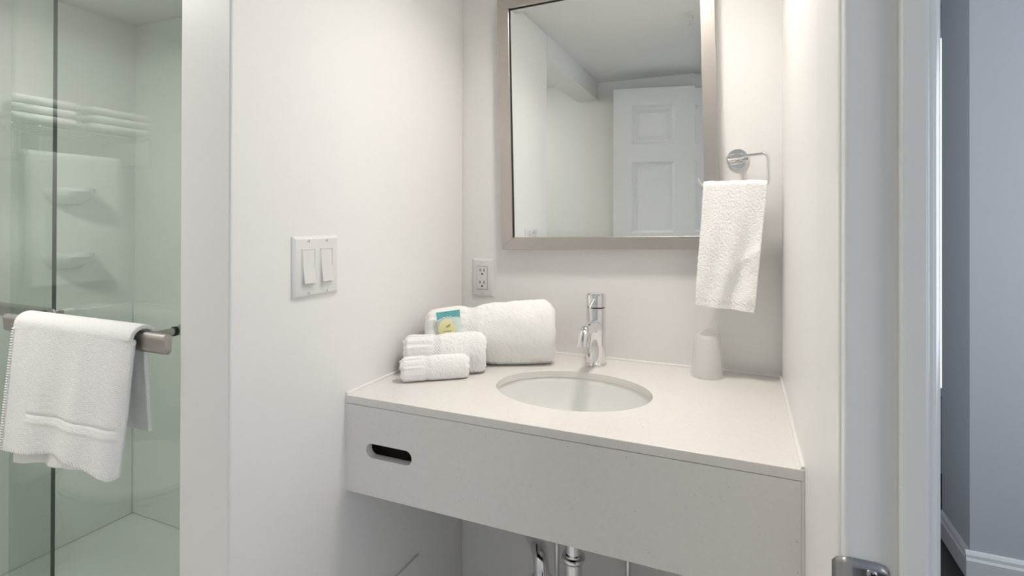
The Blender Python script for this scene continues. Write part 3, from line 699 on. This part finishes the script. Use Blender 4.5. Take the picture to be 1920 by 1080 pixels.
# ------------------------------------------------------------------ lamps, sprinkler
def flush_light(label, loc, mat, r):
    c = thing('ceiling_light', label, 'light', loc, group='ceiling lights')
    MB().lathe([(r*1.12, 0), (r*1.12, -0.02), (r, -0.022)], seg=40).build('rim', 'nickel', c, smooth=True)
    MB().lathe([(r, -0.015), (r*0.9, -0.030), (r*0.6, -0.044), (0, -0.050)], seg=40).build('diffuser', mat, c, smooth=True)
c = thing('ceiling_light', 'recessed round downlight in the ceiling above the sink counter', 'light', (LX, LY, ZC), group='ceiling lights')
MB().lathe([(LR+0.014, 0.0), (LR+0.013, -0.004), (LR-0.001, -0.005), (LR-0.001, 0.095), (LR-0.003, 0.095), (LR-0.003, -0.002)], seg=40, caps=False).build('can', 'plastic', c, smooth=True)
MB().lathe([(0, 0.072), (LR-0.004, 0.072), (LR-0.004, 0.078), (0, 0.078)], seg=40).build('diffuser', 'bulb', c, smooth=True)
flush_light('round flush ceiling light added as fill over the toilet area', (-1.55, 0.30, ZC), 'dome', 0.125)  # unseen lamp added to brighten the toilet and shower
sk = thing('fire_sprinkler', 'small fire sprinkler on the bathroom ceiling, reflected in the mirror', 'sprinkler', (-0.170, 0.600, ZC))
MB().lathe([(0.028, 0), (0.026, -0.004), (0.014, -0.008), (0.009, -0.010), (0.009, -0.024), (0, -0.025)], seg=28).build('escutcheon', 'plastic', sk, smooth=True)
for sx in (-1, 1): MB().tube([(sx*0.007, 0, -0.022), (sx*0.010, 0, -0.034), (0, 0, -0.044)], 0.0018, 8).build('arm', 'chrome', sk, smooth=True)
MB().lathe([(0, -0.044), (0.013, -0.044), (0.013, -0.046), (0, -0.046)], seg=20).build('deflector', 'chrome', sk, smooth=True)

# ------------------------------------------------------------------ toilet and towel rack (seen as reflections in the shower glass)
to = thing('toilet', 'white toilet against the side wall, reflected in the shower glass', 'toilet', (XW, 0.185, 0))
def ring(cx, rx, ry, z, n=40, sq=2.3):
    out = []
    for k in range(n):
        a = 2*math.pi*k/n; c, s_ = math.cos(a), math.sin(a)
        out.append((cx+rx*math.copysign(abs(c)**(2/sq), c), ry*math.copysign(abs(s_)**(2/sq), s_), z))
    return out
def loft(rings, cap0=True, cap1=True):
    mb = MB(); n = len(rings[0]); vs = [p for r in rings for p in r]
    fs = [(i*n+k, i*n+(k+1) % n, (i+1)*n+(k+1) % n, (i+1)*n+k) for i in range(len(rings)-1) for k in range(n)]
    if cap0: fs.append(tuple(range(n))[::-1])
    if cap1: fs.append(tuple((len(rings)-1)*n+k for k in range(n)))
    return mb.add(vs, fs)
loft([ring(0.36, 0.22, 0.10, 0.0), ring(0.36, 0.21, 0.10, 0.12), ring(0.38, 0.22, 0.13, 0.24), ring(0.42, 0.235, 0.175, 0.34), ring(0.43, 0.235, 0.185, 0.39)]).build('bowl', 'porcelain', to, smooth=True)
loft([ring(0.43, 0.235, 0.187, 0.392), ring(0.43, 0.238, 0.190, 0.400), ring(0.43, 0.235, 0.187, 0.408)]).build('seat', 'plastic', to, smooth=True)
loft([ring(0.43, 0.232, 0.185, 0.409), ring(0.43, 0.236, 0.189, 0.417), ring(0.43, 0.230, 0.183, 0.428), ring(0.43, 0.15, 0.12, 0.432)]).build('lid', 'plastic', to, smooth=True)
MB().box(0.012, 0.20, -0.20, 0.20, 0.40, 0.72).build('tank', 'porcelain', to, bevel=0.02)
MB().box(0.008, 0.21, -0.21, 0.21, 0.722, 0.755).build('tank_lid', 'porcelain', to, bevel=0.01)
MB().tube([(0.20, 0.15, 0.66), (0.215, 0.15, 0.66), (0.220, 0.10, 0.655)], 0.007, 12).build('flush_lever', 'chrome', to, smooth=True)
rk = thing('towel_rack', 'chrome shelf rack with lower towel rail above the toilet', 'towel rack', (XW, 0.24, 1.505))
for x in (0.03, 0.08, 0.13, 0.18, 0.23): MB().tube([(x, -0.22, 0), (x, 0.22, 0)], 0.005, 12).build('shelf_rod', 'chrome', rk, smooth=True)
for y in (-0.20, 0.20):
    MB().tube(fillet_path([(0.0, y, 0), (0.262, y, 0), (0.262, y, -0.095), (0.10, y, -0.095), (0.0, y, -0.095)], 0.012), 0.006, 12).build('bracket', 'chrome', rk, smooth=True)
    MB().lathe([(0.022, 0), (0.022, 0.006), (0.012, 0.010)], (0, y, 0), (1, 0, 0), 20).build('wall_mount', 'chrome', rk, smooth=True)
for z, x in ((-0.095, 0.262), (-0.098, 0.10)): MB().tube([(x, -0.21, z), (x, 0.21, z)], 0.006, 12).build('towel_rail', 'chrome', rk, smooth=True)
for k, (y0, zz) in enumerate(((0.36, 'nearer the shower door'), (0.14, 'farther from the shower door'))):
    ft = thing('folded_towel', 'folded white towel on the chrome rack, %s' % zz, 'towel', (XW+0.14, y0, 1.511), group='folded towels on the rack')
    for j in range(3):
        MB().box(-0.105, 0.112, -0.095, 0.095, 0.003+j*0.027, 0.028+j*0.027).build('fold', 'terry', ft, bevel=0.0115)
RT = thing('rail_towel', 'long white towel hanging from the rail of the chrome rack', 'towel', (0, 0, 0))
def railt(u, s):
    hp3, L3 = hang_path(0.44, 0.40, XW+0.262, 1.412, 0.011, 0.01, 0.01)
    xx, z, k = hp3(1-s); d = min(1, abs(k)/0.44)
    return (xx+0.004*math.sin(u*14)*d, 0.16+u*0.255, z)
sheet(railt, 40, 90).build('cloth', 'terry', RT, smooth=True, solid=0.007, angle=180)
